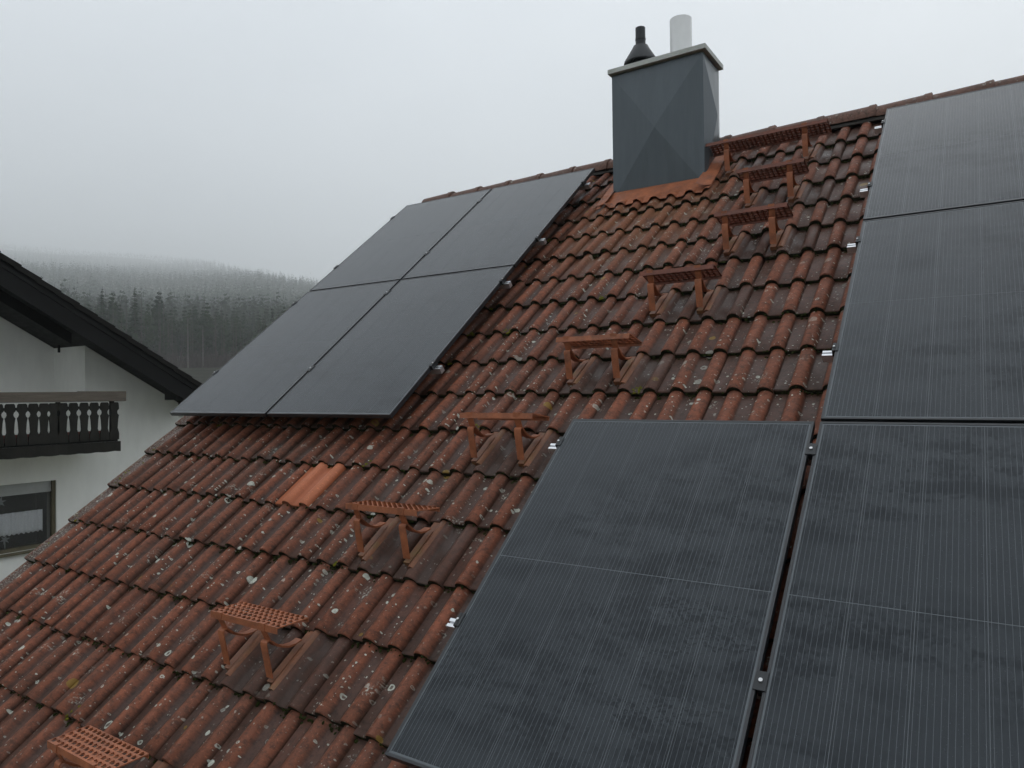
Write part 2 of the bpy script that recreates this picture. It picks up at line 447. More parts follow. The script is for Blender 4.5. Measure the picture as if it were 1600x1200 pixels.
# ------------------------------------------------------------------ chimney
M_clad = simple('grey_sheet_metal', (.088, .106, .119), .40, .10, 3, metal=.25, bump=.05, bdist=.003, stain=(.076, .090, .099), stretch=(6, 6, .5))
M_cap = simple('pale_cap_metal', (.50, .51, .48), .6, .12, 6, stain=(.36, .36, .32))
M_steel = simple('stainless_steel', (.78, .78, .77), .42, .06, 4, metal=.35, bump=.03)
M_black = simple('black_plastic', (.014, .016, .018), .45, .25, 10, bump=.05)
M_dark = simple('black_gap', (.006, .006, .006), .9)
M_flash = simple('orange_flashing', (.29, .088, .032), .6, .4, 9, stain=(.085, .042, .022), bump=.3)
CHT = 2.905
chim = link('chimney', None, house); chim.empty_display_size = .2
chim.location = (CHX0, CHY0, 1.6)
def cl(x, y, z): return (x-CHX0, y-CHY0, z-1.6)
def clad(name, a, b, n, zb0, zb1, zt, h=.050):
    """one folded cladding sheet with a cross-break: four facets rising to the middle"""
    mb = MB(); a = Vector(a); b = Vector(b); n = Vector(n)
    A, B, D, E = (a.x, a.y, zb0), (b.x, b.y, zb1), (b.x, b.y, zt), (a.x, a.y, zt)
    mid = (Vector(A)+Vector(B)+Vector(D)+Vector(E))/4+Vector((n.x, n.y, 0))*h
    mb.add([cl(*q) for q in (A, B, D, E, mid)], [(0, 1, 4), (1, 2, 4), (2, 3, 4), (3, 0, 4)])
    bk = [(Vector(q)-Vector((n.x, n.y, 0))*.02) for q in (A, B, D, E)]
    mb.add([cl(*q) for q in (A, B, D, E)]+[cl(*q) for q in bk], [(0, 4, 5, 1), (1, 5, 6, 2), (2, 6, 7, 3), (3, 7, 4, 0)])
    mb.build(name, M_clad, chim, recalc=True)
zf = 1.812; zb = 2.12
clad('cladding_sheet', (CHX0, CHY0), (CHX1, CHY0), (0, -1), zf, zf, CHT)
clad('cladding_sheet', (CHX1+.002, CHY0), (CHX1+.002, CHY1), (1, 0), zf, zb, CHT)
clad('cladding_sheet', (CHX0-.002, CHY1), (CHX0-.002, CHY0), (-1, 0), zb, zf, CHT)
clad('cladding_sheet', (CHX1, CHY1), (CHX0, CHY1), (0, 1), zb, zb, CHT)
mb = MB(); mb.box(cl(CHX0+.03, CHY0+.03, 1.5), cl(CHX1-.03, CHY1-.03, CHT+.012)); mb.build('shaft', M_dark, chim)
mb = MB(); mb.box(cl(CHX0-.028, CHY0-.034, CHT+.012), cl(CHX1+.034, CHY1+.034, CHT+.054)); mb.build('cap', M_cap, chim, bevel=.004)
cz = CHT+.0545
mb = MB(); mb.lathe([(.094, 0), (.094, .40), (.090, .40), (.090, .31)], 0, 0, 28, caps=False)
o = mb.build('steel_flue', M_steel, chim, smooth=True); o.location = cl(3.112, CHY0+.22, cz-.02)
mb = MB(); mb.lathe([(.091, 0), (.091, .01)], 0, 0, 28); o = mb.build('flue_opening', M_dark, chim); o.location = cl(3.112, CHY0+.22, cz+.295)
mb = MB()
mb.lathe([(.135, .085), (.150, .09), (.148, .105), (.075, .225), (.066, .245), (.044, .25), (.044, .41), (.038, .41), (.038, .30)], 0, 0, 28, caps=False)
mb.lathe([(.146, .094), (.07, .215), (.03, .225)], 0, 0, 28, caps=False)
mb.lathe([(.10, .0), (.10, .08), (.07, .11), (.06, .2)], 0, 0, 24)
mb.lathe([(.047, .30), (.047, .315)], 0, 0, 24)
o = mb.build('black_cowl', M_black, chim, smooth=True); o.location = cl(2.742, CHY0+.21, cz)
# flashing: follows the tiles, smooth towards the chimney
def flash(name, u0, u1, v0, v1, nu, nv, edge_u0=None):
    mb = MB(); rows = []
    for j in range(nv+1):
        row = []
        for i in range(nu+1):
            u = u0+(u1-u0)*i/nu; v = v0(u)+(v1-v0(u))*j/nv
            d = j/nv
            wv = W0+LIFT-(v-2.829)*TILT*.2
            row.append(rp(u, v, wv+tile_h((u-U0) % TW)*max(0, 1-d*1.9)+.016+.030*d**2))
        rows.append(row)
    mb.loft(rows, 0, closed=False, caps=False)
    o = mb.build(name, M_flash, chim, smooth=True, recalc=False); o.matrix_local = Matrix.Translation((-CHX0, -CHY0, -1.6))
    for e in (0,): pass
    md = o.modifiers.new('thick', 'SOLIDIFY'); md.thickness = .004; md.offset = 1
flash('front_flashing', CHX0-.09, CHX1+.10, lambda u: 2.945+.012*math.sin(u*23), 3.19, 84, 8)
mb = MB(); rows = []
for j in range(13):
    v = 3.0+.78*j/12; row = []
    for i in range(9):
        u = CHX1-.01+.115*i/8; d = 1-i/8
        row.append(rp(u, v, -.150+.010*(1-d)+.045*d**2+.006*math.sin(v*19)))
    rows.append(row)
mb.loft(rows, 0, closed=False, caps=False)
o = mb.build('side_flashing', M_flash, chim, smooth=True, recalc=False); o.matrix_local = Matrix.Translation((-CHX0, -CHY0, -1.6))
mb = MB(); rows = []
for j in range(13):
    v = 3.0+.78*j/12; row = []
    for i in range(7):
        u = CHX0+.01-.11*i/6; d = 1-i/6
        row.append(rp(u, v, -.172+.018*(1-d)+.045*d**2))
    rows.append(row)
mb.loft(rows, 0, closed=False, caps=False)
o = mb.build('side_flashing', M_flash, chim, smooth=True, recalc=False); o.matrix_local = Matrix.Translation((-CHX0, -CHY0, -1.6))

# ------------------------------------------------------------------ solar panels
def panel_mat():
    t = NT('solar_cell_glass'); uv = t.n('ShaderNodeSeparateXYZ', {0: t.uv()}); ruv, u, v = roofuv(t)
    cu, cv = uv.outputs[0], uv.outputs[1]
    fu = t.math('FRACT', t.math('MULTIPLY', cu, 11.0)); du = t.math('ABSOLUTE', t.math('SUBTRACT', fu, .5))
    bus = t.ramp(du, .022, .045, 1, 0)
    fv = t.math('FRACT', t.math('MULTIPLY', cv, 9.0)); dv = t.math('ABSOLUTE', t.math('SUBTRACT', fv, .5))
    gap = t.ramp(dv, .488, .494, 0, 1)
    # beads where ribbons cross the gap between cells
    st = t.n('ShaderNodeMapping', {'Vector': ruv, 'Scale': (.55, 1.6, 1)}).outputs[0]
    n1 = t.noise(st, 7.5, 5, .66); n2 = t.noise(st, 1.1, 3, .5); n3 = t.noise(ruv, 160, 2, .6); n5 = t.noise(ruv, 55, 4, .75)
    blot = t.math('MULTIPLY', t.ramp(t.math('ADD', n1, t.math('MULTIPLY', t.math('SUBTRACT', n5, .5), .95)), .49, .54), t.ramp(n2, .43, .56))
    dew = t.math('SUBTRACT', 1.0, t.math('MULTIPLY', blot, .8))
    c = t.mix(dew, (.0012, .0017, .003), (.007, .0085, .0105))
    film = t.ramp(t.noise(st, 2.3, 4, .6), .42, .66)
    c = t.mix(t.math('MULTIPLY', t.math('MULTIPLY', film, dew), .55), c, (.018, .0205, .023))
    c = t.mix(t.math('MULTIPLY', bus, .9), c, (.095, .104, .110))
    c = t.mix(t.math('MULTIPLY', gap, .35), c, (.003, .0035, .004))
    c = t.mix(t.math('MULTIPLY', t.math('MULTIPLY', gap, bus), .8), c, (.16, .17, .175))
    rough = t.math('ADD', t.math('MULTIPLY', dew, .14), t.math('ADD', .10, t.math('MULTIPLY', n3, .05)))
    t.bump(n3, .03, .0008)
    return t.fin(Base_Color=c, Roughness=rough, Specular_IOR_Level=t.ramp(dew, 0, 1, .32, .48), Specular_Tint=(.86, .94, 1.0, 1))
M_cell = panel_mat()
M_back = NT('cell_gap_ribbon').fin(Base_Color=(.085, .093, .098, 1), Roughness=.22, Specular_IOR_Level=.55, Specular_Tint=(.86, .94, 1.0, 1))
M_frame = simple('black_anodised_frame', (.020, .022, .025), .38, .2, 8, bump=.02, spec=.5)
M_alu = simple('bare_aluminium', (.72, .73, .75), .33, .06, 14, metal=.85, bump=.03)
M_bolt = simple('steel_bolt', (.6, .6, .6), .3, .1, 20, metal=.9)
FT, FW = .030, .011     # frame depth and visible width
mb = MB()
mb.box((0, 0, -FT), (PW, FW, 0)); mb.box((0, PH-FW, -FT), (PW, PH, 0)); mb.box((0, FW, -FT), (FW, PH-FW, 0)); mb.box((PW-FW, FW, -FT), (PW, PH-FW, 0))
fo = mb.build('frame', M_frame, None, bevel=.0012); me_frame = fo.data; bpy.data.objects.remove(fo)
mb = MB(); mb.box((FW-.001, FW-.001, -.008), (PW-FW+.001, PH-FW+.001, -.0018)); me_bed = mb.mesh('backsheet', M_back)
mb = MB(); mb.box((FW, FW, -.028), (PW-FW, PH-FW, -.024)); 
CELLW = (PW-2*FW-2*.006)/6; CELLH = (PH-2*FW-2*.008-.0032)/2
def string_mesh():
    mb = MB(); g = .0010
    mb.box((g, 0, -.0030), (CELLW-g, CELLH, -.0015))
    me = mb.mesh('cell_string', M_cell); ul = me.uv_layers.new(name='UVMap')
    for lp in me.loops:
        co = me.vertices[lp.vertex_index].co; ul.data[lp.index].uv = (co.x/CELLW, co.y/CELLH)
    return me
me_cell = string_mesh()
PLAB = ['lower left black panel of the square block of four, tip jutting over the roof verge',
        'lower right black panel of the square block of four, above the dark tiles',
        'upper left black panel of the block of four, under the far end of the ridge',
        'upper right black panel of the block of four, nearest the chimney',
        'topmost black solar panel at the right edge, touching the ridge',
        'middle black solar panel at the right edge, between ridge panel and lower pair',
        'large near black solar panel at bottom centre, beside the roof steps',
        'black solar panel in the bottom right corner, right of the dark gap']
for (pu, pv), lab in zip(PANELS, PLAB):
    t = thing('solar_panel', lab, 'solar panel', 'black solar panels on the tiled roof', rm(pu, pv, 0, Matrix.Rotation(random.gauss(0, .0012), 4, 'Z')))
    link('frame', me_frame, t); link('backsheet', me_bed, t)
    for i in range(6):
        for j in range(2):
            link('cell_string', me_cell, t, Matrix.Translation((FW+.006+i*CELLW, FW+.008+j*(CELLH+.0032), 0)))
# mounting rails with clamps
def rail(u0, u1, v, label, clamps, ends):
    t = thing('mounting_rail', label, 'mounting rail', 'aluminium rails under the solar panels', rm(u0, v, 0))
    L = u1-u0
    mb = MB(); z1, z0, h = -FT-.001, -FT-.041, .019
    ring = [(-h, z0), (h, z0), (h, z1), (.005, z1), (.005, z1-.012), (-.005, z1-.012), (-.005, z1), (-h, z1)]
    mb.loft([[(x, y, z) for y, z in ring] for x in (0, L)]); mb.build('profile', M_alu, t)
    for x in clamps:
        mb = MB(); x -= u0
        mb.box((x-.019, -.032, .0006), (x+.019, .032, .0046)); mb.box((x-.007, -.032, -.030), (x+.007, .032, .0006))
        o = mb.build('middle_clamp', M_black, t, bevel=.001)
        mb = MB(); mb.lathe([(.0065, .0046), (.0065, .0100), (.004, .0105)], x, 0, 8); mb.build('bolt', M_bolt, o)
    for x, s in ends:
        mb = MB(); x -= u0
        mb.box((min(x, x-s*.012), -.030, .0006), (max(x, x-s*.012), .030, .0046))
        mb.box((min(x+s*.001, x+s*.014), -.030, -FT-.001), (max(x+s*.001, x+s*.014), .030, .0046))
        o = mb.build('end_clamp', M_black, t, bevel=.001)
        mb = MB(); mb.lathe([(.005, .0046), (.005, .009)], x+s*.007, 0, 8); mb.build('bolt', M_bolt, o)
    x = .12
    while x < L-.05:       # roof hooks down to the tiles
        mb = MB(); mb.box((x-.015, -.02, -FT-.046), (x+.015, .02, -FT-.0415)); mb.box((x-.015, .02, -.185), (x+.015, .026, -FT-.0415)); mb.box((x-.015, .02, -.191), (x+.015, .16, -.185))
        mb.build('roof_hook', M_bolt, t); x += .9
gm = PW+.0105; LA1 = 2*PW+.021; RA0 = 4.692; RA1 = 4.692+PW; BA0 = RA0-PW-.021
nm_l = ['under the lower part of the lower left pair', 'under the upper part of the lower left pair', 'under the lower part of the upper left pair', 'under the upper part of the upper left pair']
for v, lab in zip((.51, 1.55, 2.205, 3.235), ('lowest silver rail end beside the block of four panels', 'second lowest silver rail end beside the block of four panels', 'second highest silver rail end beside the block of four panels', 'highest silver rail end beside the block of four, by the chimney')):
    rail(-.045, LA1+.055, v, lab, [gm], [(0, -1), (LA1, 1)])
for v, lab in zip((.505, 1.53, 2.235, 3.265), ('silver rail end left of the middle right panel, lowest of four', 'silver rail end left of the middle right panel, at its upper part', 'silver rail end left of the ridge panel, at its lower part', 'silver rail end left of the ridge panel, just below the ridge')):
    rail(RA0-.062, RA1+.05, v, lab, [], [(RA0, -1), (RA1, 1)])
for v, lab in zip((-.19, -1.225), ('silver rail end at the top left of the near bottom panel', 'silver rail end halfway down the near bottom panel')):
    rail(BA0-.072, RA1+.05, v, lab, [RA0-.0105], [(BA0, -1), (RA1, 1)])

# ------------------------------------------------------------------ roof steps
M_step = simple('terracotta_painted_steel', (.33, .108, .046), .58, .32, 14, stain=(.15, .055, .028), bump=.15, bdist=.002)
M_stepd = simple('stained_steel_strip', (.19, .075, .036), .6, .35, 16, stain=(.17, .105, .035), bump=.15, bdist=.002)
M_stepold = simple('weathered_maroon_steel', (.165, .052, .030), .62, .32, 14, stain=(.085, .034, .02), bump=.15, bdist=.002)
def slope(s, n): return (s*CT-n*ST, s*ST+n*CT)
def tread_mesh(x0, x1, nx, ny=5, y0=-.036, y1=.128, z=.242):
    mb = MB(); dx = (x1-x0)/nx; dy = (y1-y0)/ny; t = .0022
    for i in range(nx):
        for j in range(ny):
            cx = x0+(i+.5)*dx; cy = y0+(j+.5)*dy
            sq = [(-.5,-.5),(0,-.5),(.5,-.5),(.5,0),(.5,.5),(0,.5),(-.5,.5),(-.5,0)]
            ho = [(-.36,-.26),(0,-.26),(.36,-.26),(.33,.04),(.21,.24),(0,.33),(-.21,.24),(-.33,.04)]
            O = [(cx+a*dx, cy+b*dy) for a, b in sq]; I = [(cx+a*dx, cy+b*dy) for a, b in ho]
            o = len(mb.v)
            for zz in (z, z-t):
                mb.v += [(a, b, zz) for a, b in O]+[(a, b, zz) for a, b in I]
            for k in range(8):
                q = (k+1) % 8
                mb.f += [(o+k, o+q, o+8+q, o+8+k), (o+16+q, o+16+k, o+24+k, o+24+q), (o+8+k, o+8+q, o+24+q, o+24+k)]; mb.mi += [0]*3
            # raised gripping lip along the curved rim of the hole
            rim = [ho[3], ho[4], ho[5], ho[6], ho[7]]
            lo = [(cx+a*dx*1.05, cy+b*dy*1.05, z) for a, b in rim]; hi = [(cx+a*dx*.98, cy+(b*.72)*dy, z+.007*(1-abs(a)*1.6)) for a, b in rim]
            p = len(mb.v); mb.v += lo+hi
            for k in range(4): mb.f.append((p+k, p+k+1, p+6+k, p+5+k)); mb.mi.append(0)
    mb.box((x0, y0-.0035, z-.027), (x1, y0, z+.0015))           # front flange
    mb.box((x0, y1, z-.020), (x1, y1+.003, z+.001))             # back flange
    mb.box((x0-.003, y0, z-.004), (x0, y1, z+.001)); mb.box((x1, y0, z-.004), (x1+.003, y1, z+.001))
    return mb.mesh('tread', M_step)
def mesh_of(f, name, mat, bevel=0, smooth=False):
    mb = MB(); f(mb); o = mb.build(name, mat, None, bevel=bevel, smooth=smooth, sharp=30); me = o.data; bpy.data.objects.remove(o); return me
ARC = [(.0, .0), (-.016, .08), (-.031, .150), (-.030, .160), (-.024, .166), (-.014, .167), (.000, .160), (.022, .142), (.05, .124), (.085, .113), (.125, .112), (.16, .121)]
me_bracket = mesh_of(lambda b: b.strip(ARC, -.020, .020, .005), 'bracket', M_step, smooth=True)
HANG = [(-.040, .214), (-.0418, .247), (-.028, .2462), (-.034, .236), (-.028, .205), (-.006, .160), (.026, .132), (.05, .121), (.085, .1085), (.12, .1075), (.15, .117)]
me_hang = mesh_of(lambda b: b.strip(HANG, -.0185, .0185, .0042), 'hanger', M_step, smooth=True)
def base_f(b):
    # flat strip and half-round saddle lying on the roll, running up the slope
    for s0, s1 in ((-.012, .20), (.203, .30)):
        q = []
        dn = .004 if s0 > .1 else 0
        b.loft([[(x,)+slope(s, n-max(0, s)*TILT) for x, n in ((-.022, -.040), (.016, -.040), (.016, -.014-dn), (-.022, -.014-dn))] for s in (s0, s1)])
    r = .0235; cx = .050
    b.loft([[(cx+r*math.cos(a), *slope(s, -.020-max(0, s)*TILT+r*1.15*math.sin(a))) for a in [math.pi*k/8 for k in range(9)]] + [(cx-r, *slope(s, -.05)), (cx+r, *slope(s, -.05))][::-1] for s in (-.045, .31)])
me_base = mesh_of(base_f, 'mounting_base', M_stepd, smooth=True)
def rivet_f(b):
    for s in (.05, .16): 
        y, z = slope(s, -.012); b.lathe([(.006, z), (.005, z+.004)], -.006, y, 8)
me_tread = tread_mesh(-.366, .098, 14); me_long = tread_mesh(-.80, .165, 28)
me_treadold = me_tread.copy(); me_treadold.materials[0] = M_stepold; me_long.materials[0] = M_stepold
SLAB = ['lowest roof step at the bottom left corner, only its perforated tread showing',
        'second roof step from the bottom left, white lichen on its orange tread',
        'third roof step from the bottom, right of the bright orange tile',
        'fourth roof step from the bottom, touching the corner of the near panel',
        'fifth roof step from the bottom, tread seen edge on',
        'sixth roof step from the bottom, in the middle of the upper slope',
        'seventh roof step from the bottom, third below the ridge',
        'short roof step directly below the long grating near the ridge']
def make_step(ck, roll, lab, tread, span, cat='roof step', name='roof_step', tilt=0):
    P = rp(roll-.062, COURSES[ck]+.085, -.150)
    t = thing(name, lab, cat, 'terracotta steps climbing the roof', Matrix.Translation(P) @ Matrix.Rotation(random.gauss(0, .012), 4, 'Z'))
    link('tread', tread, t, Matrix.Translation((0, -.036, .243)) @ Matrix.Rotation(-R(tilt), 4, 'X') @ Matrix.Translation((0, .036, -.243)))
    for dx in (-span, 0):
        b = link('bracket', me_bracket, t, Matrix.Translation((dx, 0, 0)))
        link('hanger', me_hang, t, Matrix.Translation((dx, 0, 0)))
        link('mounting_base', me_base, t, Matrix.Translation((dx, 0, 0)))
for (ck, roll), lab, tl in zip(STEPS, SLAB, (0, 0, 3, 8, 14, 16, 17, 17)): make_step(ck, roll, lab, me_treadold if tl > 14 else me_tread, TW, tilt=tl)
make_step(1, 4.2085, 'long perforated grating step right of the chimney below the ridge', me_long, 2*TW, 'roof step', 'roof_walkway', 17)

# ------------------------------------------------------------------ neighbour's house
M_nwall = simple('neighbour_white_render', (.86, .86, .82), .92, .07, 1.2, stretch=(1, 1, .35), bump=.3, bdist=.003, spec=.15)
M_ndark = simple('dark_stained_wood', (.008, .009, .009), .6, .35, 4, stretch=(1, .4, 8), bump=.2, spec=.15)
M_bal = simple('dark_brown_balcony_wood', (.021, .020, .017), .7, .4, 5, stretch=(1, 1, .3), bump=.3, spec=.15)
M_nfas = simple('black_fascia_board', (.009, .009, .009), .6, .25, 3, bump=.1, spec=.15)
M_ntile = simple('black_brown_tile', (.012, .011, .010), .75, .4, 9, bump=.4, spec=.15)
M_nrail = simple('weathered_grey_handrail', (.115, .095, .075), .85, .45, 5, stretch=(1, .5, 7), bump=.5, bdist=.006)
M_red = simple('red_painted_board', (.20, .035, .022), .6, .2, 6)
M_glass = NT('window_glass').fin(Base_Color=(.02, .022, .024), Roughness=.06, Specular_IOR_Level=.6)
M_shut = simple('pale_roller_shutter', (.42, .43, .42), .6, .08, 6)
M_wfr = simple('olive_window_frame', (.11, .095, .055), .6, .2, 8)
M_lace = simple('white_lace', (.80, .82, .84), .9, .15, 60, bump=.2)
M_room = simple('dim_room', (.05, .048, .045), .9)
XV, XW, XL, XB = -7.30, -8.40, -9.545, -7.30
nh = thing('neighbour_house', 'white rendered neighbouring house with black eaves and carved balcony', 'house')
sl = math.atan2(2.369-.389, 5.057-1.716)
def zt(y): return 2.369-(y-1.716)*math.tan(sl)
RY = -2.2; EY = 5.45
# walls: gable wall with a loggia recess above the balcony, window opening below
def wall_z(y): return zt(y)-.24
mb = MB()
YC = 3.495; BZ = -.66; WY0, WY1, WZ0, WZ1 = 1.45, 3.002, -2.452, -1.312
D = .35
def wbox(y0, y1, z0, zfun, x0=XW-D, x1=XW):
    mb.loft([[(x, y0, z0), (x, y1, z0), (x, y1, zfun(y1)), (x, y0, zfun(y0))] for x in (x0, x1)])
wbox(YC, 5.3, -7, wall_z); wbox(WY1, YC-.0005, -7, lambda y: BZ); wbox(-8, WY0, -7, lambda y: BZ)
wbox(WY0+.0005, WY1-.0005, -7, lambda y: WZ0); wbox(WY0+.0005, WY1-.0005, WZ1, lambda y: BZ)
wbox(-2.2, YC, BZ, wall_z, XL-.3, XL); 
mb.loft([[(x, 5.0, -7), (x, 5.3, -7), (x, 5.3, wall_z(5.3)), (x, 5.0, wall_z(5.0))] for x in (XW-D-9, XW-D-.0005)])
mb.loft([[(x, YC, BZ), (x, YC+.3, BZ), (x, YC+.3, wall_z(YC+.3)), (x, YC, wall_z(YC))] for x in (XL-.3, XW-D-.0006)])
mb.build('wall', M_nwall, nh)
mb = MB(); mb.box((XL, -6, -.80), (XW-.02, YC-.001, -.661)); mb.build('loggia_floor', M_nwall, nh)
# roof slab
mb = MB(); T = .17
def rslab(mb, y0, y1, off0, off1, x0, x1):
    mb.loft([[(x, y0, zt(y0)-off0), (x, y1, zt(y1)-off0), (x, y1, zt(y1)-off1), (x, y0, zt(y0)-off1)] for x in (x0, x1)])
rslab(mb, RY, EY, .075, .235, XV-9.5, XV-.03)
zr = zt(RY)
mb.loft([[(x, RY, zr-.075), (x, RY-7.6, zr-.075-7.6*math.tan(sl)), (x, RY-7.6, zr-.235-7.6*math.tan(sl)), (x, RY, zr-.235)] for x in (XV-9.5, XV-.03)])
nroof = mb.build('roof', M_ndark, nh)
mb = MB(); rslab(mb, RY, 5.12, .215, .50, XV-.028, XV); nf = mb.build('fascia_board', M_nfas, nh)
mb = MB(); rslab(mb, RY, 5.2, .135, .212, XV-.02, XV+.018); mb.build('fascia_trim', M_nfas, nh)
# verge tiles, one by one, stepping down the slope
ta = -sl
y = RY+.1; k = 0
me_nt = None
while y < EY:
    if me_nt is None:
        mb = MB(); mb.box((-.40, -.0, -.012), (0, .40, .012)); mb.box((-.012, 0, -.075), (0.012, .40, -.0125)); me_nt = mb.mesh('verge_tile', M_ntile)
    link('verge_tile', me_nt, nroof, Matrix.Translation((XV+.03, y, zt(y)-.028)) @ Matrix.Rotation(ta+.055, 4, 'X'))
    y += .335*math.cos(sl)*1.0; k += 1
mb = MB(); rslab(mb, RY, 5.5, .03, .07, XV-9.5, XV-.37); mb.build('tile_slope', M_ntile, nh)
# sloping rafter over the loggia and purlin ends
mb = MB(); rslab(mb, RY, 3.17, .2355, .43, XW-.05, XW+.20); mb.build('rafter', M_ndark, nh)
mb = MB(); mb.box((XV-.42, 4.60, .065), (XV-.03, 4.76, zt(4.76)-.2355)); mb.build('purlin_end', M_ndark, nh, bevel=.006)
mb = MB(); mb.box((XW+.002, 3.03, .93), (XW+.035, 3.06, 1.06)); mb.build('wall_bracket', M_ndark, nh)
# balcony
bal = link('balcony', None, nh); bal.empty_display_size = .2
bal.location = (XB, 0, -.66)
def bl(x, y, z): return (x-XB, y, z+.66)
BY1 = 3.545; BY0 = -3.0
mb = MB(); mb.box(bl(XW+.001, BY0, -.80), bl(XB-.06, BY1-.05, -.655)); mb.build('slab', M_nwall, bal)
mb = MB()   # carved apron beam with scalloped lower edge
n = 120; top = []; bot = []
for i in range(n+1):
    y = BY0+(BY1-BY0)*i/n; z = -.795-.012*abs(math.sin(y*11.0))
    top.append((y, -.632)); bot.append((y, z))
for i in range(n):
    a, b = top[i], top[i+1]; c, d = bot[i+1], bot[i]
    mb.loft([[bl(x, *q) for q in (a, b, c, d)] for x in (XB-.045, XB)], caps=True)
mb.build('apron_board', M_bal, bal)
mb = MB(); mb.box(bl(XB-.085, BY0, .062), bl(XB+.035, 2.9, .226)); mb.box(bl(XB-.087, 2.86, .060), bl(XB+.038, 3.628, .236))
mb.build('handrail', M_nrail, bal, bevel=.012)
mb = MB(); mb.box(bl(XB-.06, BY0, -.06), bl(XB-.02, BY1-.04, -.015)); mb.build('upper_rail', M_ndark, bal)
mb = MB(); mb.box(bl(XB-.06, BY0, -.63), bl(XB-.02, BY1-.04, -.56)); mb.build('lower_rail', M_ndark, bal)
mb = MB(); mb.box(bl(XB-.16, BY0, -.62), bl(XB-.11, 3.33, -.44)); tag(mb.build('planter_board', M_red, bal), 'red painted board behind the balusters')
def baluster():
    mb = MB(); h = [(0, .074), (.03, .076), (.11, .076), (.16, .062), (.20, .050), (.35, .060), (.42, .072), (.445, .050), (.475, .042), (.505, .050), (.53, .074), (.60, .070), (.625, .066), (.645, .05)]
    pts = [(w, z) for z, w in h]+[(-w, z) for z, w in h[::-1]]
    # split into quads per level so the outline stays exact
    for (z0, w0), (z1, w1) in zip(h, h[1:]):
        mb.loft([[(x, -w0, z0), (x, w0, z0), (x, w1, z1), (x, -w1, z1)] for x in (-.022, 0)])
    return mb.mesh('baluster', M_bal)
me_b = baluster(); y = 3.44; k = 0
while y > BY0+.1:
    wide = 1.0
    link('baluster', me_b, bal, Matrix.Translation(bl(XB+.004, y, -.60)) @ Matrix.Rotation(random.gauss(0, .006), 4, 'X'))
    y -= .166 if k not in (5, 6, 7) else .143; k += 1
mb = MB(); mb.box(bl(XB-.10, 2.54, -.63), bl(XB-.062, 2.60, .06)); mb.box(bl(XB-.10, 3.40, -.63), bl(XB-.062, 3.47, .06)); mb.build('post', M_ndark, bal)
# window
win = link('window', None, nh); win.location = (XW, WY0, WZ0)
def wl(x, y, z): return (x-XW, y-WY0, z-WZ0)
mb = MB(); x0, x1 = XW-.12, XW-.03
mb.box(wl(x0, WY0+.001, WZ0+.001), wl(x1, WY0+.055, WZ1-.001)); mb.box(wl(x0, WY1-.055, WZ0+.001), wl(x1, WY1-.001, WZ1-.001))
mb.box(wl(x0, WY0+.056, WZ0+.001), wl(x1, WY1-.056, WZ0+.06)); mb.build('frame', M_wfr, win)
mb = MB()
z = WZ1-.002
for i in range(5): mb.box(wl(XW-.10, WY0+.056, z-.038), wl(XW-.07-.004*(i % 2), WY1-.056, z)); z -= .0385
mb.build('roller_shutter', M_shut, win)
mb = MB(); mb.box(wl(XW-.10, WY0+.056, WZ0+.061), wl(XW-.094, WY1-.056, z)); 
gl = NT('clear_pane'); tr = gl.n('ShaderNodeBsdfTransparent'); gs = gl.n('ShaderNodeBsdfGlossy'); gs.inputs['Roughness'].default_value = .02; mx = gl.n('ShaderNodeMixShader')
fr = gl.n('ShaderNodeFresnel'); fr.inputs[0].default_value = 1.5
gl.l(fr.outputs[0], mx.inputs[0]); gl.l(tr.outputs[0], mx.inputs[1]); gl.l(gs.outputs[0], mx.inputs[2]); gl.l(mx.outputs[0], gl.o.inputs['Surface'])
mb.build('pane', gl.m, win)
mb = MB(); mb.box(wl(XW-.02, WY0-.03, WZ0-.045), wl(XW+.07, WY1+.03, WZ0-.002)); mb.build('sill', M_wfr, win, bevel=.004)
mb = MB(); rows = []
ys = [WY0+.06+(2.86-WY0-.06)*i/140 for i in range(141)]
for z in [-1.815-.375*j/6 for j in range(7)]:
    rows.append([wl(XW-.20+.012*math.sin(y*62)+.004*math.sin(y*23), y, z+(.012*math.sin(y*85) if z < -2.15 else 0)) for y in ys])
mb.loft(rows, 0, closed=False, caps=False); o = mb.build('lace_curtain', M_lace, win, smooth=True, recalc=False)
o.modifiers.new('t', 'SOLIDIFY').thickness = .002
mb = MB()   # paper star on a stem, and a hanging ornament
for (cy, cz_, rr) in ((2.30, -2.26, .085), (2.23, -1.62, .10)):
    pts = []
    for i in range(12):
        a = math.pi*2*i/12+.26; q = rr*(1 if i % 2 == 0 else .38); pts.append((cy+q*math.cos(a), cz_+q*math.sin(a)))
    mb.add([wl(XW-.235, cy, cz_)]+[wl(XW-.24, *q) for q in pts], [(0, i+1, (i+1) % 12+1) for i in range(12)])
mb.box(wl(XW-.245, 2.293, -2.44), wl(XW-.238, 2.307, -2.27))
o = mb.build('star_ornament', simple('grey_paper', (.30, .31, .32), .9), win, recalc=False); o.modifiers.new('t', 'SOLIDIFY').thickness = .003
mb = MB(); mb.box(wl(XW-2.2, WY0-.6, WZ0-.3), wl(XW-2.15, WY1+.6, WZ1+.3)); mb.box(wl(XW-2.15, WY0-.6, WZ0-.3), wl(XW-.351, WY1+.6, WZ0-.28)); mb.box(wl(XW-2.15, WY0-.6, WZ1+.28), wl(XW-.351, WY1+.6, WZ1+.3)); mb.box(wl(XW-2.15, WY0-.62, WZ0-.3), wl(XW-.351, WY0-.601, WZ1+.3)); mb.box(wl(XW-2.15, WY1+.601, WZ0-.3), wl(XW-.351, WY1+.62, WZ1+.3)); mb.build('room', M_room, win)

